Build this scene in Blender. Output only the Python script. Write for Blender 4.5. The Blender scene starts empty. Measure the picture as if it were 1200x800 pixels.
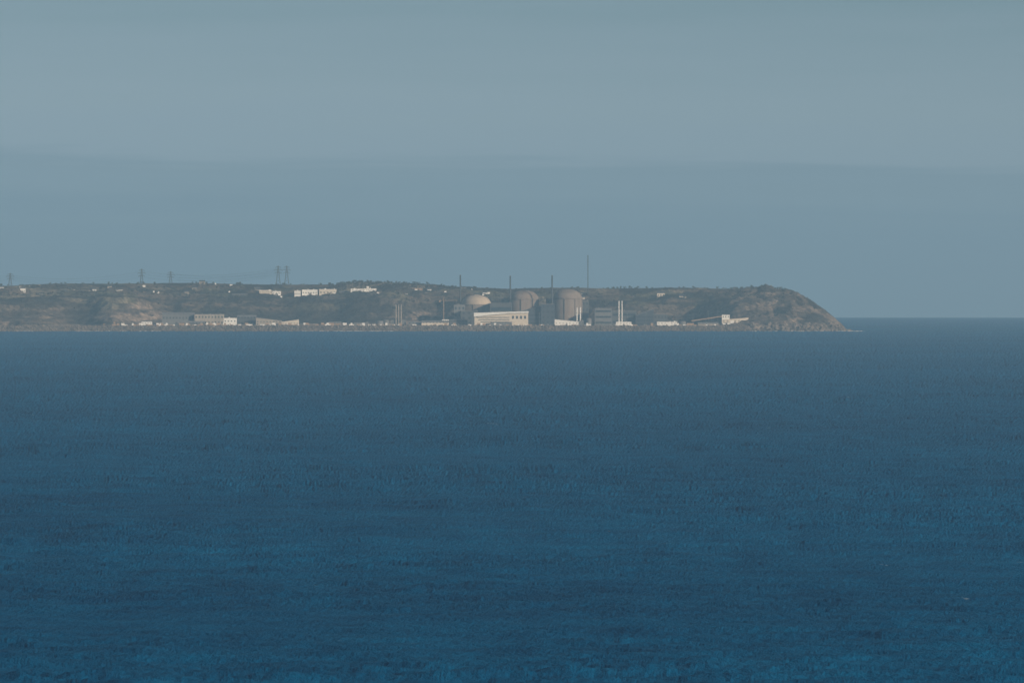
import bpy, math, random
import numpy as np
from mathutils import Vector
random.seed(7); rng=np.random.default_rng(7)
sc=bpy.context.scene
R_EARTH=6.371e6
D=16000.0; CAMZ=91-D*D/2/R_EARTH; PITCH=-0.00563

def X(px,Y=0): return (px-600)*1e-4*(D+Y)
def Z(py,Y=0): return CAMZ+(D+Y)*(PITCH-(py-400)*1e-4)

# ------------------------------------------------------------------ materials
def nt(name):
    m=bpy.data.materials.new(name); m.use_nodes=True
    n=m.node_tree; b=n.nodes['Principled BSDF']; return m,n,b
def mat(name,col,rough=0.8,var=0.25,scale=0.08,streak=False,metal=0.0):
    m,n,b=nt(name)
    tc=n.nodes.new('ShaderNodeTexCoord'); mp=n.nodes.new('ShaderNodeMapping')
    n.links.new(tc.outputs['Object'],mp.inputs[0])
    if streak: mp.inputs['Scale'].default_value=(1,1,0.12)
    no=n.nodes.new('ShaderNodeTexNoise'); no.inputs['Scale'].default_value=scale; no.inputs['Detail'].default_value=6
    n.links.new(mp.outputs[0],no.inputs['Vector'])
    mr=n.nodes.new('ShaderNodeMapRange'); mr.inputs[1].default_value=0.3; mr.inputs[2].default_value=0.7
    mr.inputs[3].default_value=1-var; mr.inputs[4].default_value=1+var
    n.links.new(no.outputs[0],mr.inputs[0])
    vm=n.nodes.new('ShaderNodeVectorMath'); vm.operation='SCALE'; vm.inputs[0].default_value=col[:3]
    n.links.new(mr.outputs[0],vm.inputs['Scale']); n.links.new(vm.outputs[0],b.inputs['Base Color'])
    b.inputs['Roughness'].default_value=rough; b.inputs['Metallic'].default_value=metal
    return m
M=dict(
 concrete=mat('concrete',(.36,.31,.25),.9,.2,.15,True),
 tan=mat('tan_concrete',(.46,.37,.28),.9,.15,.12,True),
 brown=mat('brown_concrete',(.22,.17,.135),.9,.25,.12,True),
 white=mat('white_cladding',(.84,.81,.76),.6,.08,.2),
 cream=mat('cream_cladding',(.65,.56,.45),.7,.12,.2),
 grey=mat('grey_cladding',(.16,.155,.15),.6,.15,.2),
 dark=mat('dark_blue_cladding',(.04,.046,.058),.6,.15,.1),
 mid=mat('mid_grey_cladding',(.075,.075,.075),.6,.15,.1),
 roof=mat('grey_roof',(.2,.19,.18),.8,.2,.2),
 slate=mat('slate_roof',(.07,.075,.085),.7,.2,.3),
 rust=mat('ochre_cladding',(.36,.24,.15),.8,.15,.2),
 glass=mat('window_glass',(.03,.04,.05),.15,.1,.5),
 steel=mat('galvanised_steel',(.07,.075,.08),.5,.1,.5),
 stack=mat('stack_paint',(.72,.69,.64),.6,.08,.2),
 darksteel=mat('dark_steel',(.045,.05,.055),.6,.1,.5),
 leaf=mat('foliage',(.042,.038,.026),.9,.45,.1),
 rock=mat('granite_rock',(.16,.125,.1),.95,.5,.12),
 foam=mat('sea_foam',(.7,.72,.72),.8,.1,.3),
)
# ------------------------------------------------------------------ mesh accumulator
class MB:
    def __init__(s): s.v=[]; s.f=[]
    def add(s,vs,fs):
        o=len(s.v); s.v+= [tuple(p) for p in vs]; s.f+=[tuple(i+o for i in f) for f in fs]
    def box(s,x0,x1,y0,y1,z0,z1):
        s.add([(x0,y0,z0),(x1,y0,z0),(x1,y1,z0),(x0,y1,z0),(x0,y0,z1),(x1,y0,z1),(x1,y1,z1),(x0,y1,z1)],
              [(3,2,1,0),(4,5,6,7),(0,1,5,4),(1,2,6,5),(2,3,7,6),(3,0,4,7)])
    def prism(s,prof,y0,y1):
        n=len(prof)
        s.add([(x,y0,z) for x,z in prof]+[(x,y1,z) for x,z in prof],
              [tuple(range(n)),tuple(range(2*n-1,n-1,-1))]+[((i+1)%n,i,i+n,(i+1)%n+n) for i in range(n)])
    def beam(s,a,b,w):
        a=Vector(a);b=Vector(b);d=(b-a).normalized()
        u=d.cross(Vector((0,0,1)))
        if u.length<.01:u=Vector((1,0,0))
        u.normalize();v=d.cross(u);h=w/2
        s.add([a-u*h-v*h,a+u*h-v*h,a+u*h+v*h,a-u*h+v*h,b-u*h-v*h,b+u*h-v*h,b+u*h+v*h,b-u*h+v*h],
              [(3,2,1,0),(4,5,6,7),(0,1,5,4),(1,2,6,5),(2,3,7,6),(3,0,4,7)])
    def rev(s,cx,cy,prof,n=32):
        o=len(s.v)
        for r,z in prof:
            for i in range(n):
                a=2*math.pi*i/n; s.v.append((cx+r*math.cos(a),cy+r*math.sin(a),z))
        for k in range(len(prof)-1):
            for i in range(n):
                j=(i+1)%n; s.f.append((o+k*n+i,o+k*n+j,o+(k+1)*n+j,o+(k+1)*n+i))
        s.f.append(tuple(o+(len(prof)-1)*n+i for i in range(n)))
def mkobj(name,mb,m,parent=None,smooth=False):
    me=bpy.data.meshes.new(name); me.from_pydata(mb.v,[],mb.f); me.update()
    me.materials.append(m)
    if smooth:
        me.polygons.foreach_set('use_smooth',[True]*len(me.polygons))
    o=bpy.data.objects.new(name,me); sc.collection.objects.link(o)
    if parent: o.parent=parent
    return o
def empty(name):
    o=bpy.data.objects.new(name,None); sc.collection.objects.link(o); return o

# ------------------------------------------------------------------ numpy noise
TAB=rng.random((256,256))
def vnoise(x,y):
    xi=np.floor(x).astype(int); yi=np.floor(y).astype(int); fx=x-xi; fy=y-yi
    fx=fx*fx*(3-2*fx); fy=fy*fy*(3-2*fy)
    a=TAB[xi&255,yi&255];b=TAB[(xi+1)&255,yi&255];c=TAB[xi&255,(yi+1)&255];d=TAB[(xi+1)&255,(yi+1)&255]
    return ((a*(1-fx)+b*fx)*(1-fy)+(c*(1-fx)+d*fx)*fy)*2-1
def fbm(x,y,o=5):
    s=0;a=.5
    for i in range(o): s=s+a*vnoise(x+i*17.3,y+i*9.1); x=x*2.03;y=y*2.03;a*=.5
    return s
def ss(a,b,x):
    t=np.clip((x-a)/(b-a),0,1); return t*t*(3-2*t)
# ------------------------------------------------------------------ terrain height
TP=[(-900,336),(-300,334),(0,332.5),(100,332.5),(200,331.5),(300,333.5),(385,333.5),(402,330.5),(445,330.5),(500,333),(560,335),(600,336.5),(650,336),(700,337.5),(760,337),(800,337),(860,338),(893,338.5),(903,336.5),(915,339),(930,342),(950,349.5),(970,361),(985,371.5),(993,377.5),(998,384),(1003,392),(1100,396)]
tpx=np.array([p[0] for p in TP],float); tpy=np.array([p[1] for p in TP],float)
def terrain(x,Y,full=False):
    x=np.asarray(x,float);Y=np.asarray(Y,float)
    px=600+x/1.6
    ztop=CAMZ+(D+700)*(PITCH-(np.interp(px,tpx,tpy)-400)*1e-4)
    head=ss(820,905,px)
    plat=ss(120,190,px)*(1-head)
    sh=fbm(x/90,x*0+3.3,4)*22*(1-plat*.75)
    Yl=Y-sh
    n1=fbm(x/75,Y/70+5,5); n2=fbm(x/18,Y/18+9,4); n3=fbm(x/400,Y/400,3)
    Yc=(35+195*plat)*(1-head)+12*head + fbm(x/110,Y/160+8,5)*70*(1-.5*head)
    gul=np.exp(-((px-88)/26)**2)*90+np.exp(-((px-330)/30)**2)*50+np.exp(-((px-505)/18)**2)*50
    Yc=Yc+gul*(1-head)
    low=10+1.2*n3
    wall=-7+(low+7)*ss(-14,12,Yl)
    zmid=(0.58+.12*n3)*ztop
    t=np.clip((Yl-Yc)/(170+60*n1),0,1)
    cliff=t**.8*(1-.25*np.sin(t*math.pi*2+3*n3)*.5); cliff=np.clip(cliff,0,1)
    up=np.clip((Yl-Yc-110)/np.maximum(690-Yc-60,200),0,1)**.85
    h=wall+(zmid-low)*cliff+(ztop-zmid)*up*ss(0,.3,cliff)
    mask=ss(0,.4,cliff)*(1-ss(600,760,Y))
    h=h+mask*(n1*16+n2*5)+ss(600,760,Y)*n2*.8
    hh=-7+(ztop+7)*np.clip((Yl+8)/(330+60*n1),0,1)**.6
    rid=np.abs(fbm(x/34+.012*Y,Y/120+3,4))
    hh=hh+ss(0,60,Yl)*(1-ss(330,560,Y))*(n1*13+n2*5-rid*18+3)*np.clip(ztop/60,0,1)
    h=h*(1-head)+hh*head
    h=h-np.maximum(Y-760,0)*.012*(1-ss(5000,6000,Y))
    h=h-ss(998,1006,px)*12
    if full: return h,dict(px=px,cliff=cliff,head=head,plat=plat,Yl=Yl,n1=n1,n2=n2,n3=n3,Yc=Yc,up=up,rid=rid)
    return h
def G(px,Y): return float(terrain(np.array([X(px,Y)]),np.array([Y]))[0])

def gridmesh(name,P,nr,nc,m,smooth=True,attr=None):
    me=bpy.data.meshes.new(name)
    i=np.arange(nr-1)[:,None]*nc+np.arange(nc-1)[None,:]
    q=np.stack([i,i+1,i+nc+1,i+nc],-1).reshape(-1,4)
    me.vertices.add(nr*nc); me.vertices.foreach_set('co',P.astype(np.float32).ravel())
    me.loops.add(q.size); me.loops.foreach_set('vertex_index',q.astype(np.int32).ravel())
    me.polygons.add(len(q)); me.polygons.foreach_set('loop_start',np.arange(0,q.size,4,dtype=np.int32))
    me.polygons.foreach_set('loop_total',np.full(len(q),4,np.int32))
    me.update(calc_edges=True); me.validate()
    me.polygons.foreach_set('use_smooth',np.full(len(q),smooth))
    if attr is not None:
        a=me.color_attributes.new('land_cover','FLOAT_COLOR','POINT')
        a.data.foreach_set('color',attr.astype(np.float32).ravel())
    me.materials.append(m)
    o=bpy.data.objects.new(name,me); sc.collection.objects.link(o); return o

xs=np.concatenate([np.arange(-3200,-1100,8),np.arange(-1100,665,1.9)])
ys=np.concatenate([np.arange(-30,330,3.2),np.arange(330,760,6),np.arange(760,1200,25),np.arange(1200,6200,250)])
XX,YY=np.meshgrid(xs,ys)
H,I=terrain(XX,YY,True)
def C(r,g,b): return np.array([r,g,b])
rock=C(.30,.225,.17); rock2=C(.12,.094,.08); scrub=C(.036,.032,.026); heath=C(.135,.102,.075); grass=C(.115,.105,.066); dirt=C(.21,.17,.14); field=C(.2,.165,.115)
def mix(a,b,t): return a*(1-t[...,None])+b*t[...,None]
def full(c): return np.broadcast_to(c,XX.shape+(3,))
c1=fbm(XX/55+3,H/13+YY/200,5); c2=fbm(XX/14,H/6+YY/60,4)
col=full(dirt).copy()
col=mix(col,rock2,ss(10,7,H)*.85)
pxx=I['px']
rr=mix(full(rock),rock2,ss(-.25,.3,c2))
scrub_shade=(ss(180,215,pxx)*(1-ss(400,470,pxx))*.95+np.exp(-((pxx-85)/26)**2)*.9+ss(470,540,pxx)*(1-ss(820,860,pxx))*.55)  # dark scrub mask, also paints in the shade of ravine and cliff band
rr=mix(rr,scrub,np.clip(ss(-.1,.25,c1)*.7+scrub_shade,0,.95))
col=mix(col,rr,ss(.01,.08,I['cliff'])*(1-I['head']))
cell=TAB[(np.floor(XX/90+fbm(XX/80,YY/80,2)*.8).astype(int))&255,(np.floor(YY/85+3).astype(int))&255]
fld=mix(mix(full(heath),grass,ss(.3,.5,cell)),field,ss(.65,.8,cell))
fld=mix(fld,scrub,ss(-.08,.12,fbm(XX/60+40,H/9+YY/150,5))*.9)
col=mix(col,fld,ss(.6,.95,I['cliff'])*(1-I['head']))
hc=mix(full(rock*0.85),heath*.95,ss(-.2,.15,c1+.006*(H-40)))
hc=mix(hc,scrub,ss(.02,.25,fbm(XX/32+7,H/14+YY/200,5))*.85)
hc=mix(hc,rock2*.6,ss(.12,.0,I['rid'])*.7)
hc=mix(hc,rock2*.7,ss(9,3,H))
col=mix(col,hc,I['head'])
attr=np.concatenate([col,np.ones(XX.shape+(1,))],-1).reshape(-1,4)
gm,n,b=nt('coastal_ground')
va=n.nodes.new('ShaderNodeVertexColor'); va.layer_name='land_cover'
tc=n.nodes.new('ShaderNodeTexCoord'); no=n.nodes.new('ShaderNodeTexNoise'); no.inputs['Scale'].default_value=.13; no.inputs['Detail'].default_value=8
no.inputs['Roughness'].default_value=.75
n.links.new(tc.outputs['Object'],no.inputs['Vector'])
mr=n.nodes.new('ShaderNodeMapRange'); mr.inputs[1].default_value=.35;mr.inputs[2].default_value=.65;mr.inputs[3].default_value=.25;mr.inputs[4].default_value=1.75
n.links.new(no.outputs[0],mr.inputs[0])
vm=n.nodes.new('ShaderNodeVectorMath');vm.operation='SCALE'
n.links.new(va.outputs[0],vm.inputs[0]);n.links.new(mr.outputs[0],vm.inputs['Scale']);n.links.new(vm.outputs[0],b.inputs['Base Color'])
b.inputs['Roughness'].default_value=.95;b.inputs['Specular IOR Level'].default_value=.1
bp=n.nodes.new('ShaderNodeBump');bp.inputs['Strength'].default_value=1;bp.inputs['Distance'].default_value=4
n.links.new(no.outputs[0],bp.inputs['Height']);n.links.new(bp.outputs[0],b.inputs['Normal'])
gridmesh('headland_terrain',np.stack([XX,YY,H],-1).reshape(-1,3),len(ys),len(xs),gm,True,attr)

# ------------------------------------------------------------------ sea (curved earth sheet)
dense=np.radians(np.linspace(-4.4,4.4,1300)); sp=np.radians(np.geomspace(4.6,65,40))
ang=np.concatenate([-sp[::-1],dense,sp])
inv=np.arange(1/1700.,1/46000.,-0.75e-6)
dist=np.concatenate([np.linspace(60,1600,40),1/inv,np.array([50000,56000,64000.])])
A,DD=np.meshgrid(ang,dist)
A=A+rng.uniform(-.3,.3,A.shape)*math.radians(8.8/1300)*(np.abs(A)<math.radians(4.3))
DD=DD*(1+rng.uniform(-.25,.25,DD.shape)*.75e-6*DD*(DD>1800)*(DD<40000))
sx=np.sin(A)*DD; sy=-D+np.cos(A)*DD
wz=np.zeros_like(sx)
for i in range(70):
    L=math.exp(random.uniform(math.log(3.5),math.log(60)))
    th=random.gauss(math.radians(225),.75); k=2*math.pi/L
    amp=.0072*L**.85*random.uniform(.5,1.3)
    ph=(sx*math.cos(th)+sy*math.sin(th))*k+random.uniform(0,6.28)
    wz+=amp*np.sin(ph)
wz*= (1-ss(math.radians(4.4),math.radians(8),np.abs(A)))
wz*= ss(1000,1700,DD)*.95+.05
gust=.9+.8*fbm(sx/120+4,sy/160,4)
wz*=gust
sz=-(sx**2+sy**2)/2/R_EARTH+wz
sm=bpy.data.materials.new('sea_water'); sm.use_nodes=True; n=sm.node_tree; n.nodes.clear()
out=n.nodes.new('ShaderNodeOutputMaterial');df=n.nodes.new('ShaderNodeBsdfDiffuse');gl=n.nodes.new('ShaderNodeBsdfGlossy');ms=n.nodes.new('ShaderNodeMixShader')
tc=n.nodes.new('ShaderNodeTexCoord')
def noise(scale,detail,sv=(1,1,1),rough=.5):
    mp=n.nodes.new('ShaderNodeMapping'); mp.inputs['Scale'].default_value=sv; n.links.new(tc.outputs['Object'],mp.inputs[0])
    q=n.nodes.new('ShaderNodeTexNoise'); q.inputs['Scale'].default_value=scale;q.inputs['Detail'].default_value=detail;q.inputs['Roughness'].default_value=rough
    n.links.new(mp.outputs[0],q.inputs['Vector']); return q
def madd(a,b_,c):
    q=n.nodes.new('ShaderNodeMath');q.operation='MULTIPLY_ADD';n.links.new(a,q.inputs[0]);q.inputs[1].default_value=b_
    if isinstance(c,(int,float)): q.inputs[2].default_value=c
    else: n.links.new(c,q.inputs[2])
    return q.outputs[0]
big=noise(.003,3,(1,.5,1)); med=noise(.03,8,(1,.7,1),.72)
s1=madd(big.outputs[0],.35,0.0); s2=madd(med.outputs[0],.65,s1)
cr=n.nodes.new('ShaderNodeMix'); cr.data_type='RGBA'
cr.inputs[6].default_value=(.0003,.054,.148,1); cr.inputs[7].default_value=(.001,.128,.285,1)
mr=n.nodes.new('ShaderNodeMapRange');mr.inputs[1].default_value=.35;mr.inputs[2].default_value=.66
n.links.new(s2,mr.inputs[0]);n.links.new(mr.outputs[0],cr.inputs[0])
fo=noise(.09,5,(1,.3,1),.6)
fr=n.nodes.new('ShaderNodeMapRange');fr.inputs[1].default_value=.71;fr.inputs[2].default_value=.82
n.links.new(fo.outputs[0],fr.inputs[0])
cm=n.nodes.new('ShaderNodeMix');cm.data_type='RGBA';cm.inputs[7].default_value=(.3,.36,.4,1)
n.links.new(fr.outputs[0],cm.inputs[0]);n.links.new(cr.outputs[2],cm.inputs[6]);n.links.new(cm.outputs[2],df.inputs['Color'])
gl.inputs['Roughness'].default_value=.25;gl.inputs['Color'].default_value=(.35,.82,1,1)
# water reflectance: Fresnel, reduced by wave-slope averaging
fz=n.nodes.new('ShaderNodeFresnel');fz.inputs['IOR'].default_value=1.33
pw_=n.nodes.new('ShaderNodeMath');pw_.operation='POWER';pw_.inputs[1].default_value=4;n.links.new(fz.outputs[0],pw_.inputs[0])
n.links.new(madd(pw_.outputs[0],.22,.0),ms.inputs[0])
rip=noise(.5,5,(1,.5,1),.65)
bp=n.nodes.new('ShaderNodeBump');bp.inputs['Strength'].default_value=1;bp.inputs['Distance'].default_value=1.1
n.links.new(rip.outputs[0],bp.inputs['Height']);n.links.new(bp.outputs[0],df.inputs['Normal']);n.links.new(bp.outputs[0],gl.inputs['Normal'])
n.links.new(df.outputs[0],ms.inputs[1]);n.links.new(gl.outputs[0],ms.inputs[2]);n.links.new(ms.outputs[0],out.inputs[0])
gridmesh('sea',np.stack([sx,sy,sz],-1).reshape(-1,3),len(dist),len(ang),sm,True)

# ------------------------------------------------------------------ builders
def building(name,p0,p1,pt,Y,depth,m,roof='flat',floors=2,bays=6,mroof='roof',pb=None,band=None,doors=1):
    pm=(p0+p1)/2; x0,x1=X(p0,Y),X(p1,Y); z1=Z(pt,Y)
    z0=min(G(p0,Y),G(p1,Y),G(pm,Y+depth*.5))-1.0
    e=empty(name); w=MB(); r=MB(); g=MB(); d=MB(); W=x1-x0; Hh=z1-z0
    if roof=='flat':
        w.box(x0,x1,Y,Y+depth,z0,z1-.6)
        r.box(x0-.3,x1+.3,Y-.3,Y+depth+.3,z1-.597,z1)
        for k in range(max(1,int(W/14))):
            cx=random.uniform(x0+1,x1-3); r.box(cx,cx+random.uniform(1.2,3),Y+2,Y+4.5,z1+.003,z1+random.uniform(.8,1.8))
    elif roof=='gable':
        rh=min(.35*Hh,depth*.35,4); ze=z1-rh
        w.add([(x0,Y,z0),(x1,Y,z0),(x1,Y+depth,z0),(x0,Y+depth,z0),(x0,Y,ze),(x1,Y,ze),(x1,Y+depth,ze),(x0,Y+depth,ze),(x0,Y+depth/2,z1-.2),(x1,Y+depth/2,z1-.2)],
              [(0,1,5,4),(1,2,6,9,5),(2,3,7,6),(3,0,4,8,7)])
        o=.4
        r.add([(x0-o,Y-o,ze-.15),(x1+o,Y-o,ze-.15),(x1+o,Y+depth/2,z1),(x0-o,Y+depth/2,z1),(x0-o,Y+depth+o,ze-.15),(x1+o,Y+depth+o,ze-.15)],
              [(0,1,2,3),(3,2,5,4)])
    elif roof in('shedL','shedR'):
        zl,zr=(z1,z1-.35*Hh) if roof=='shedL' else (z1-.35*Hh,z1)
        w.prism([(x0,z0),(x1,z0),(x1,zr-.5),(x0,zl-.5)],Y,Y+depth)
        r.prism([(x0-.4,zl-.497),(x1+.4,zr-.497),(x1+.4,zr),(x0-.4,zl)],Y-.4,Y+depth+.4)
        z1=min(zl,zr)
    fh=(z1-z0-1.5)/max(floors,1); bw=W/bays
    f0,f1=(.5,.64) if floors==1 else (.3,.66)
    for f in range(floors):
        zc=z0+1.6+f*fh
        if band: g.box(x0+.04*W,x1-.04*W,Y-.12,Y+.1,zc+fh*.3,zc+fh*.62)
        else:
            for k in range(bays):
                g.box(x0+bw*(k+.3),x0+bw*(k+.7),Y-.1,Y+.1,zc+fh*f0,zc+fh*f1)
    for k in range(doors):
        cx=x0+W*(k+.5)/doors; d.box(cx-1.5,cx+1.5,Y-.2,Y+.1,z0+.2,z0+min(4.5,Hh*.5))
    mkobj('walls',w,m,e);mkobj('roof',r,M[mroof],e)
    if g.v: mkobj('windows',g,M['glass'],e)
    if d.v: mkobj('door',d,M['grey'],e)
    return e
def stack(name,p,pt,Y,rad,m,n=1,gap=3,pb=None):
    e=empty(name); s=MB(); t=MB()
    for i in range(n):
        cx=X(p+(i-(n-1)/2)*gap,Y); zt=Z(pt,Y); zb=G(p,Y)-1 if pb is None else Z(pb,Y)
        s.rev(cx,Y,[(rad*1.12,zb),(rad*1.03,zb+(zt-zb)*.3),(rad,zt)],14)
        t.rev(cx,Y,[(rad*.7,zt+.003),(rad*1.15,zt+.01),(rad*1.15,zt+.6),(rad*.8,zt+.7)],14)
        for q in(.35,.7): 
            zz=zb+(zt-zb)*q; t.rev(cx,Y,[(rad*1.1,zz),(rad*1.45,zz+.05),(rad*1.45,zz+.5),(rad*1.1,zz+.55)],14)
    if n>1: t.beam((X(p-gap/2,Y),Y,zt*.6+zb*.4),(X(p+gap/2,Y),Y,zt*.6+zb*.4),.6)
    mkobj('shaft',s,m,e,True);mkobj('platform_rings',t,M['grey'],e)
def reactor(p,wpx,ptop,pspring,Y,m,md,pb=None):
    e=empty('reactor_containment_building'); cx=X(p,Y); r=wpx*.8*(D+Y)/D; zt=Z(ptop,Y); zs=Z(pspring,Y); zb=G(p,Y)-1
    rise=zt-zs; 
    b_=MB(); b_.rev(cx,Y,[(r,zb),(r,zs-1.2)],64); mkobj('cylinder_wall',b_,m,e,True)
    ring=MB(); ring.rev(cx,Y,[(r*.98,zs-1.2),(r*1.035,zs-1.197),(r*1.035,zs+.3),(r*.97,zs+.31)],64); mkobj('ring_beam',ring,md,e)
    dm=MB(); pr=[]
    for k in range(15):
        a=math.pi/2*k/14; pr.append((max(r*.965*math.cos(a),.05),zs+.3+(rise-.3)*math.sin(a)))
    dm.rev(cx,Y,pr,64); mkobj('dome',dm,md,e,True)
    bt=MB()
    for a in(-150,-100,-60,-20,20,90,140):
        a=math.radians(a); c,s=math.cos(a),math.sin(a)
        bt.beam((cx+c*(r+.4),Y+s*(r+.4),zb),(cx+c*(r+.4),Y+s*(r+.4),zs-1.3),1.8)
    mkobj('buttresses',bt,m,e)
    hr=MB()
    for k in range(18):
        a=2*math.pi*k/18; hr.beam((cx+r*math.cos(a),Y+r*math.sin(a),zs+.3),(cx+r*math.cos(a),Y+r*math.sin(a),zs+1.6),.2)
    mkobj('handrail',hr,M['steel'],e)
def pylon(p,pt,Y,w=9,pw=.5):
    e=empty('electricity_pylon'); s=MB(); cx=X(p,Y); zb=G(p,Y)-1; zt=Z(pt,Y); Hh=zt-zb
    lv=[0,.18,.34,.48,.6,.7,.8,.9,1]
    def hw(q): return w*.5*(1-q)**1.3*.9+.7
    for q0,q1 in zip(lv[:-1],lv[1:]):
        a=hw(q0);b2=hw(q1);z0=zb+Hh*q0;z1=zb+Hh*q1
        c0=[(cx-a,Y-a,z0),(cx+a,Y-a,z0),(cx+a,Y+a,z0),(cx-a,Y+a,z0)];c1=[(cx-b2,Y-b2,z1),(cx+b2,Y-b2,z1),(cx+b2,Y+b2,z1),(cx-b2,Y+b2,z1)]
        for k in range(4):
            s.beam(c0[k],c1[k],pw*1.3); s.beam(c0[k],c1[(k+1)%4],pw*.7); s.beam(c0[(k+1)%4],c1[k],pw*.7)
    ar=MB(); ins=MB()
    for q,l in((.66,6.5),(.8,8),(.93,5.5)):
        z=zb+Hh*q
        for sg in(-1,1):
            ar.beam((cx,Y,z),(cx+sg*l,Y,z),pw); ar.beam((cx,Y,z+1.8),(cx+sg*l,Y,z),pw); ins.beam((cx+sg*l,Y,z),(cx+sg*l,Y,z-2.2),.35)
    mkobj('lattice_tower',s,M['steel'],e);mkobj('crossarms',ar,M['steel'],e);mkobj('insulators',ins,M['darksteel'],e)
    return [(cx+sg*l,Y,zb+Hh*q-2.2) for q,l in((.66,6.5),(.8,8),(.93,5.5)) for sg in(-1,1)]

# ------------------------------------------------------------------ nuclear plant
B=building
reactor(558,36,345.5,356,250,M['brown'],M['tan'])
reactor(614,35,340,350,230,M['brown'],M['brown'])
reactor(665,35,338.5,349,190,M['brown'],M['brown'])
stack('vent_stack',539.5,322.5,245,1.4,M['darksteel']); stack('vent_stack',598,323.5,215,1.4,M['darksteel']); stack('vent_stack',647,323,175,1.4,M['darksteel'])
B('auxiliary_building',532,545,357,225,40,M['grey'],floors=3,bays=3)
B('turbine_hall',574,600,355,190,45,M['mid'],floors=2,bays=5,band=True)
B('turbine_hall',601,637,358,150,50,M['dark'],roof='shedR',floors=3,bays=5,band=True)
B('auxiliary_building',586,606,349,235,30,M['mid'],floors=4,bays=3)
B('auxiliary_building',634,650,356,140,50,M['dark'],floors=4,bays=3)
B('fuel_building',640,649,350,215,30,M['mid'],floors=4,bays=2)
B('fuel_building',682,690,352,200,30,M['mid'],floors=4,bays=2)
B('auxiliary_building',540,560,364,200,40,M['mid'],floors=3,bays=3)
B('turbine_hall',697,717,361,120,60,M['grey'],floors=3,bays=4,band=True)
B('turbine_hall',717,746,364,140,50,M['mid'],floors=2,bays=6,band=True)
B('turbine_hall',745,766,362,125,60,M['dark'],roof='shedR',floors=3,bays=4,band=True)
B('workshop_building',766,782,368,130,40,M['mid'],floors=2,bays=4)
e=empty('pumping_station_hall'); s=MB();r=MB();g=MB()
x0,x1=X(556,60),X(619,60); zb=9.; 
s.prism([(x0,zb),(x1,zb),(x1,Z(366.5,60)),(X(596,60),Z(367,60)),(x0,Z(371,60))],60,110)
r.prism([(x0-1,Z(371,60)+.03),(X(596,60),Z(367,60)+.03),(x1+1,Z(366.5,60)+.03),(x1+1,Z(364.6,60)),(x0-1,Z(366.5,60))],57,113)
for k in range(3):
    z=Z(371.5+2.6*k,60); g.box(x0+3+k*4,X(597,60),59.85,60.2,z-1.3,z)
for k in range(4):
    a=X(600+k*4.7,60); g.box(a,a+3.6,59.85,60.2,Z(373.5,60),Z(370,60))
mkobj('walls',s,M['cream'],e);mkobj('canopy_roof',r,M['white'],e);mkobj('windows',g,M['glass'],e)
B('switchgear_building',575,600,377,40,14,M['grey'],floors=1,bays=8)
B('pump_house',650,678,374,45,20,M['white'],roof='shedL',mroof='white',floors=1,bays=7)
B('pump_house',678,684,375.5,45,14,M['grey'],floors=1,bays=2)
B('pump_house',722,740,377,45,14,M['white'],floors=1,bays=5,mroof='white')
B('pump_house',770,793,377,50,14,M['white'],floors=1,bays=6,mroof='white')
B('pump_house',700,716,379,45,12,M['grey'],floors=1,bays=4)
stack('exhaust_stack_pair',678,360,60,1.3,M['stack'],2,4)
stack('exhaust_stack_pair',727,352.5,70,1.1,M['stack'],2,3.6)
stack('exhaust_stack_pair',467,357,80,1.0,M['concrete'],3,3.0)
B('boiler_house',458,476,375,82,20,M['grey'],floors=1,bays=5)
B('unloading_hall',846,877,372,60,25,M['cream'],roof='shedR',mroof='cream',floors=2,bays=7)
B('unloading_tower',846,855,368.5,88,14,M['white'],floors=2,bays=3)
e=empty('conveyor_gantry'); s=MB(); l=MB()
s.beam((X(810,70),70,Z(376,70)),(X(846,70),70,Z(370.5,70)),1.8)
for p in range(813,846,7): l.beam((X(p,70),70,8),(X(p,70),70,Z(376-(p-810)*.153,70)-1.1),.8)
mkobj('gallery',s,M['rust'],e);mkobj('trestles',l,M['steel'],e)
B('storage_shed',818,842,377.5,48,15,M['concrete'],roof='gable',floors=1,bays=6)
B('storage_shed',795,812,380,55,12,M['mid'],floors=1,bays=4)
B('storage_shed',494,526,375.5,55,20,M['cream'],roof='gable',floors=1,bays=8)
B('site_office',518,526,374,80,12,M['white'],floors=2,bays=3)
B('site_office',527,548,374.5,85,18,M['mid'],floors=2,bays=6)
B('storage_shed',478,494,377,70,18,M['grey'],roof='gable',floors=1,bays=4)
B('warehouse',190,228,366,150,35,M['grey'],roof='gable',floors=1,bays=10)
B('warehouse',228,262,368,140,35,M['concrete'],floors=2,bays=9)
B('warehouse',262,277,372.5,90,25,M['white'],floors=1,bays=4,mroof='white')
B('warehouse',278,300,369,150,30,M['mid'],roof='gable',floors=2,bays=6)
B('warehouse',300,330,372,110,30,M['concrete'],roof='shedL',floors=2,bays=8)
B('warehouse',330,350,374,80,25,M['cream'],roof='shedR',floors=1,bays=6)
B('storage_shed',166,178,376.5,60,15,M['white'],floors=1,bays=4)
B('storage_shed',205,240,376,80,15,M['mid'],roof='gable',floors=1,bays=9)
B('storage_shed',352,372,379,60,14,M['mid'],roof='gable',floors=1,bays=5)
B('site_office',415,432,378,70,14,M['grey'],floors=1,bays=5)
B('storage_shed',385,400,377,90,14,M['rust'],roof='gable',floors=1,bays=5)
e=empty('container_yard'); k1=MB();k2=MB()
for i in range(210):
    p=random.choice([random.uniform(120,460),random.uniform(180,860)]); Y=random.uniform(22,60); z=G(p,Y)
    (k1 if random.random()<.45 else k2).box(X(p,Y),X(p,Y)+random.uniform(2.5,7),Y,Y+2.5,z-.5,z+random.choice([2.6,2.6,5.2]))
mkobj('light_containers',k1,M['white'],e);mkobj('dark_containers',k2,M['rust'],e)
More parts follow.
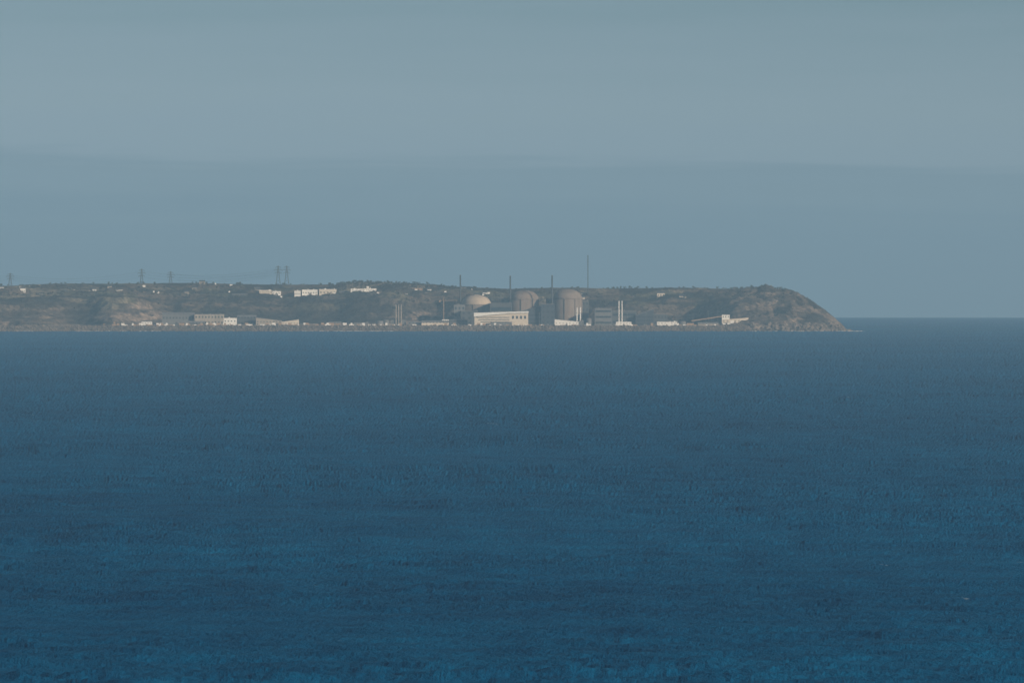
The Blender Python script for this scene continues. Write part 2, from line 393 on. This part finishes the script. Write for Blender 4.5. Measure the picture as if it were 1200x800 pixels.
e=empty('site_cabin_row'); k1=MB();k2=MB()
for i in range(38):
    p=random.choice([random.uniform(225,470),random.uniform(225,470),random.uniform(20,200),random.uniform(470,600)]); Y=random.uniform(470,650); z=G(p,Y);x=X(p,Y);w_=random.uniform(2,6);hh_=random.uniform(2.2,3.4)
    k1.box(x,x+w_,Y,Y+4,z-1,z+hh_);k2.box(x-.2,x+w_+.2,Y-.2,Y+4.2,z+hh_+.003,z+hh_+.3)
mkobj('cabins',k1,M['white'],e);mkobj('cabin_roofs',k2,M['roof'],e)
for p,Y,r,h in((445,75,7,9),(452.5,78,5,11),(485,120,6,8),(790,95,7,10),(800,100,6,9),(690,90,5,14),(250,60,4,6)):
    e=empty('storage_tank'); s=MB();t=MB(); z=G(p,Y)-1;cx=X(p,Y)
    s.rev(cx,Y,[(r,z),(r,z+h)],28); t.rev(cx,Y,[(r*1.03,z+h+.003),(r*1.03,z+h+.3),(r*.6,z+h+1),(.05,z+h+1.3)],28)
    mkobj('shell',s,M['stack'] if r<5 else M['grey'],e,True);mkobj('cone_roof',t,M['roof'],e)
for a in [(304,318,339.5,'cream'),(319,329,340.5,'white'),(345,352,340,'white'),(354,372,339.3,'white'),(374,394,338.6,'cream'),(411,425,337.6,'white'),(426,441,337.6,'white')]:
    B('industrial_unit',a[0],a[1],a[2]+random.uniform(0,.8),560+random.uniform(-20,20),20,M[a[3]],roof='flat',mroof='white',floors=1,bays=random.randint(3,6))
B('office_block',461,495,337,610,22,M['rust'],floors=3,bays=12)
B('industrial_unit',398,409,341,560,20,M['concrete'],roof='gable',floors=1,bays=5)
B('industrial_unit',272,290,344,520,18,M['mid'],roof='gable',floors=1,bays=6)
B('farm_building',770,779,341,520,12,M['cream'],roof='gable',floors=1,bays=3,mroof='slate')
B('coastal_lookout_station',897,905,334.8,690,8,M['concrete'],floors=1,bays=4)
for i in range(34):
    p=random.choice([random.uniform(-60,180),random.uniform(100,300),random.uniform(500,860)]);Y=random.uniform(420,690);z=G(p,Y)
    w=random.uniform(4.5,8);pt=388-(z+random.uniform(5,7)+.00443*Y)/1.6/(1+Y/D)
    B('stone_house',p,p+w,pt,Y,8,M[random.choice(['white','concrete','cream','grey'])],roof='gable',floors=2,bays=3,mroof='slate')
def mast(p,pt,Y,w=1.3):
    e=empty('guyed_radio_mast'); s=MB();g=MB();cx=X(p,Y);zb=G(p,Y)-1;zt=Z(pt,Y);nseg=16
    c=[(cx+w*.6*math.cos(a),Y+w*.6*math.sin(a)) for a in(.5,2.6,4.7)]
    for k in range(nseg):
        z0=zb+(zt-zb)*k/nseg;z1=zb+(zt-zb)*(k+1)/nseg
        for j in range(3):
            s.beam((*c[j],z0),(*c[j],z1),.45); s.beam((*c[j],z0),(*c[(j+1)%3],z1),.25)
    for q in(.5,.92):
        for a in(.5,2.6,4.7): g.beam((cx,Y,zb+(zt-zb)*q),(cx+26*math.cos(a),Y+26*math.sin(a),zb),.06)
    mkobj('lattice_mast',s,M['steel'],e);mkobj('guy_wires',g,M['steel'],e)
mast(689,299,640)
pts=[]
for p,pt,Y in((-160,318,1500),(12,320,1450),(166,315,1300),(326,311.5,900)): pts.append(pylon(p,pt,Y))
pts2=[]
for p,pt,Y in((200,318,1500),(336,311.5,870)): pts2.append(pylon(p,pt,Y))
w=MB()
def wires(a,b):
    for p,q in zip(a,b):
        L=14; pr=None
        for i in range(L+1):
            t=i/L; c=tuple(p[k]*(1-t)+q[k]*t for k in range(3)); c=(c[0],c[1],c[2]-11*4*t*(1-t))
            if pr: w.beam(pr,c,.12)
            pr=c
for i in range(3): wires(pts[i],pts[i+1])
wires(pts2[0],pts2[1])
mkobj('power_lines',w,M['darksteel'])
for i,p in enumerate([505,552,585,632,655,708,735,757,812,830,285,215]):
    e=empty('floodlight_mast'); s=MB();t=MB();Y=100;z=G(p,Y)-1;cx=X(p,Y);h=random.uniform(22,30)
    s.rev(cx,Y,[(.45,z),(.25,z+h)],8);t.box(cx-1.4,cx+1.4,Y-.5,Y+.5,z+h+.003,z+h+.8)
    mkobj('pole',s,M['steel'],e);mkobj('lamp_head',t,M['grey'],e)
e=empty('tower_crane');s=MB();Y=215;cx=X(520,Y);z=G(520,Y)-1;zt=Z(352,Y)
s.beam((cx,Y,z),(cx,Y,zt),1.2);s.beam((cx-9,Y,zt),(cx+26,Y,zt),.8);s.beam((cx,Y,zt),(cx,Y,zt+5),.8);s.beam((cx,Y,zt+5),(cx+20,Y,zt),.25);s.beam((cx,Y,zt+5),(cx-8,Y,zt),.25)
s.box(cx-9,cx-6,Y-1,Y+1,zt-3,zt-.5);mkobj('mast_and_jib',s,M['rust'],e)

# ------------------------------------------------------------------ rocks
def rockmesh(mb,x,y,z,s):
    base=[(0,0,1),(.9,0,.4),(.28,.85,.4),(-.72,.53,.4),(-.72,-.53,.4),(.28,-.85,.4),(.72,.53,-.4),(-.28,.85,-.4),(-.9,0,-.4),(-.28,-.85,-.4),(.72,-.53,-.4),(0,0,-1)]
    F=[(0,1,2),(0,2,3),(0,3,4),(0,4,5),(0,5,1),(1,6,2),(2,7,3),(3,8,4),(4,9,5),(5,10,1),(6,7,2),(7,8,3),(8,9,4),(9,10,5),(10,6,1),(11,7,6),(11,8,7),(11,9,8),(11,10,9),(11,6,10)]
    a=random.uniform(0,6.28);c,sn=math.cos(a),math.sin(a);k=(random.uniform(.7,1.3),random.uniform(.7,1.3),random.uniform(.5,1.1))
    vs=[]
    for v in base:
        j=random.uniform(.75,1.2);vx,vy,vz=v[0]*k[0]*j,v[1]*k[1]*j,v[2]*k[2]*j
        vs.append((x+s*(vx*c-vy*sn),y+s*(vx*sn+vy*c),z+s*vz))
    mb.add(vs,F)
mb=MB()
px_=np.array([random.uniform(-250,890) for i in range(6500)]);Yr=np.array([random.gauss(3,7) for i in range(6500)])
xr=(px_-600)*1.6; sh=fbm(xr/90,xr*0+3.3,4)*22*(1-ss(120,190,px_)*(1-ss(820,905,px_))*.75)
hr_=terrain(xr,Yr+sh)
for i in range(6500):
    if hr_[i]>-2: rockmesh(mb,xr[i],Yr[i]+sh[i],hr_[i]+.3,random.uniform(.8,2.4))
mkobj('riprap_seawall',mb,M['rock'])
mb=MB()
for i in range(700):
    p=random.uniform(880,1004);Y=random.uniform(-25,80);x=X(p,Y);h=float(terrain(x,Y))
    if h>-5 and h<14: rockmesh(mb,x,Y,max(h,-1),random.choice([1.5,2.5,4,5])*random.uniform(.6,1.2))
for p,s in((989,4),(994,3.5),(999,2.8),(1003,2),(1008,1.6),(975,4),(962,5)):
    rockmesh(mb,X(p,-10),-10,0,s)
mkobj('shore_rocks',mb,M['rock'])
mb=MB()
for i in range(240):
    p=random.choice([random.uniform(-200,190),random.uniform(350,460),random.uniform(880,1006),random.uniform(985,1012)])
    x=X(p);Y=-14+random.uniform(-8,4)+float(fbm(np.array([x/90]),np.array([3.3]),4)[0])*18
    a=random.uniform(.8,4);rockmesh(mb,x,Y,.1,.6); 
    o=len(mb.v)-12
    for j in range(12):
        v=mb.v[o+j]; mb.v[o+j]=(x+(v[0]-x)*a*1.6,v[1],.2+(v[2]-.1)*.8)
mkobj('surf_foam',mb,M['foam'])
# ------------------------------------------------------------------ vegetation masses
mb=MB()
def tree(x,y,z,s):
    mb.beam((x,y,z-1),(x+.2,y,z+s*.9),.35)
    for q in range(4): 
        a=random.uniform(0,6.28); mb.beam((x,y,z+s*.4),(x+math.cos(a)*s*.6,y+math.sin(a)*s*.6,z+s*1.1),.18)
    cl=[(random.gauss(0,.5)*s,random.gauss(0,.5)*s,s*random.uniform(.5,1.35),s*random.uniform(.25,.5)) for _ in range(6)]
    for cx,cy,cz,cr in cl:
        for _ in range(13):
            d=Vector((random.gauss(0,1),random.gauss(0,1),random.gauss(0,1))).normalized()*cr*random.uniform(.6,1.1)
            c=Vector((x+cx,y+cy,z+cz))+d; u=Vector((random.gauss(0,1),random.gauss(0,1),random.gauss(0,1))).normalized()*s*.16
            v=u.cross(Vector((random.gauss(0,1),random.gauss(0,1),random.gauss(0,1)))).normalized()*s*.16
            mb.add([c-u-v,c+u-v,c+u+v,c-u+v],[(0,1,2,3)])
tp=[]
for i in range(1500):
    r_=random.random()
    if r_<.2: p=random.uniform(385,560);Y=random.uniform(640,740);s=random.uniform(1.2,3)
    elif r_<.65: p=random.uniform(-150,880);Y=random.choice([430,500,560,620,690,730])+random.gauss(0,5);s=random.uniform(1.2,2.8)
    else: p=random.uniform(-100,960);Y=random.uniform(230,450);s=random.uniform(1.2,3.4)
    tp.append((X(p,Y),Y,s))
hz=terrain(np.array([t[0] for t in tp]),np.array([t[1] for t in tp]))
for t,h in zip(tp,hz):
    if h>18: tree(t[0],t[1],float(h),t[2])
mkobj('hedgerow_trees',mb,M['leaf'])

# ------------------------------------------------------------------ haze (real participating medium)
hz=MB(); hz.box(-30000,30000,-17500,27000,-420,330)
hm=bpy.data.materials.new('sea_haze'); hm.use_nodes=True; n=hm.node_tree; n.nodes.clear()
out=n.nodes.new('ShaderNodeOutputMaterial'); a1=n.nodes.new('ShaderNodeVolumeScatter'); a2=n.nodes.new('ShaderNodeVolumeAbsorption'); ad=n.nodes.new('ShaderNodeAddShader')
HC=(.41,.70,1.0,1); HD=3.9e-5
a1.inputs['Color'].default_value=HC;a1.inputs['Density'].default_value=HD;a1.inputs['Anisotropy'].default_value=0
a2.inputs['Color'].default_value=HC;a2.inputs['Density'].default_value=HD
n.links.new(a1.outputs[0],ad.inputs[0]);n.links.new(a2.outputs[0],ad.inputs[1]);n.links.new(ad.outputs[0],out.inputs['Volume'])
mkobj('haze',hz,hm)

# ------------------------------------------------------------------ sky, sun
az=math.radians(50); el=math.radians(17)
to=Vector((math.sin(az)*math.cos(el),-math.cos(az)*math.cos(el),math.sin(el)))
w=bpy.data.worlds.new('World'); sc.world=w; w.use_nodes=True; n=w.node_tree; n.nodes.clear()
out=n.nodes.new('ShaderNodeOutputWorld');bg=n.nodes.new('ShaderNodeBackground');sky=n.nodes.new('ShaderNodeTexSky')
sky.sky_type='NISHITA';sky.sun_disc=False;sky.sun_elevation=el;sky.sun_rotation=math.atan2(to.x,to.y);sky.air_density=1;sky.dust_density=1;sky.ozone_density=2
tc=n.nodes.new('ShaderNodeTexCoord');sx_=n.nodes.new('ShaderNodeSeparateXYZ');n.links.new(tc.outputs['Generated'],sx_.inputs[0])
m0=n.nodes.new('ShaderNodeMath');m0.operation='ADD';m0.inputs[1].default_value=.13;n.links.new(sx_.outputs[2],m0.inputs[0])
mx=n.nodes.new('ShaderNodeMath');mx.operation='MAXIMUM';mx.inputs[1].default_value=.11;n.links.new(m0.outputs[0],mx.inputs[0])
cb=n.nodes.new('ShaderNodeCombineXYZ');n.links.new(sx_.outputs[0],cb.inputs[0]);n.links.new(sx_.outputs[1],cb.inputs[1]);n.links.new(mx.outputs[0],cb.inputs[2])
n.links.new(cb.outputs[0],sky.inputs['Vector'])
mp=n.nodes.new('ShaderNodeMapping');mp.inputs['Scale'].default_value=(18,18,420);n.links.new(tc.outputs['Generated'],mp.inputs[0])
no=n.nodes.new('ShaderNodeTexNoise');no.inputs['Scale'].default_value=1;no.inputs['Detail'].default_value=6;no.inputs['Roughness'].default_value=.6;n.links.new(mp.outputs[0],no.inputs['Vector'])
ma=n.nodes.new('ShaderNodeMath');ma.operation='MULTIPLY_ADD';ma.inputs[1].default_value=.012;n.links.new(no.outputs[0],ma.inputs[0]);n.links.new(sx_.outputs[2],ma.inputs[2])
mt=n.nodes.new('ShaderNodeMath');mt.operation='MULTIPLY_ADD';mt.inputs[1].default_value=.02;n.links.new(sx_.outputs[0],mt.inputs[0]);n.links.new(ma.outputs[0],mt.inputs[2])
r1=n.nodes.new('ShaderNodeMapRange');r1.inputs[1].default_value=0;r1.inputs[2].default_value=.05;n.links.new(mt.outputs[0],r1.inputs[0])
rp=n.nodes.new('ShaderNodeValToRGB');el_=rp.color_ramp.elements
el_[0].position=.08;el_[0].color=(.66,.68,.71,1);el_[1].position=.92;el_[1].color=(.80,.82,.73,1)
for pos,c in((.28,(.76,.77,.77,1)),(.37,(.88,.85,.82,1)),(.41,(.86,.83,.80,1)),(.45,(1.06,.96,.90,1)),(.57,(1.09,.98,.89,1)),(.74,(.98,.92,.83,1))):
    q=el_.new(pos);q.color=c
n.links.new(r1.outputs[0],rp.inputs[0])
mu=n.nodes.new('ShaderNodeMix');mu.data_type='RGBA';mu.blend_type='MULTIPLY';mu.inputs[0].default_value=1
n.links.new(sky.outputs[0],mu.inputs[6]);n.links.new(rp.outputs[0],mu.inputs[7])
n.links.new(mu.outputs[2],bg.inputs['Color']);bg.inputs['Strength'].default_value=.092
n.links.new(bg.outputs[0],out.inputs[0])
L=bpy.data.lights.new('sun','SUN');L.energy=5;L.angle=math.radians(.5);L.color=(1,.82,.62)
lo=bpy.data.objects.new('sun',L);sc.collection.objects.link(lo);lo.rotation_euler=(-to).to_track_quat('-Z','Y').to_euler()
cam=bpy.data.cameras.new('camera');cam.lens=300;cam.sensor_width=36;cam.clip_start=1;cam.clip_end=200000
co=bpy.data.objects.new('camera',cam);sc.collection.objects.link(co);co.location=(0,-D,CAMZ);co.rotation_euler=(math.pi/2+PITCH,0,0)
sc.camera=co
sc.view_settings.view_transform='Standard';sc.view_settings.look='None';sc.view_settings.exposure=0
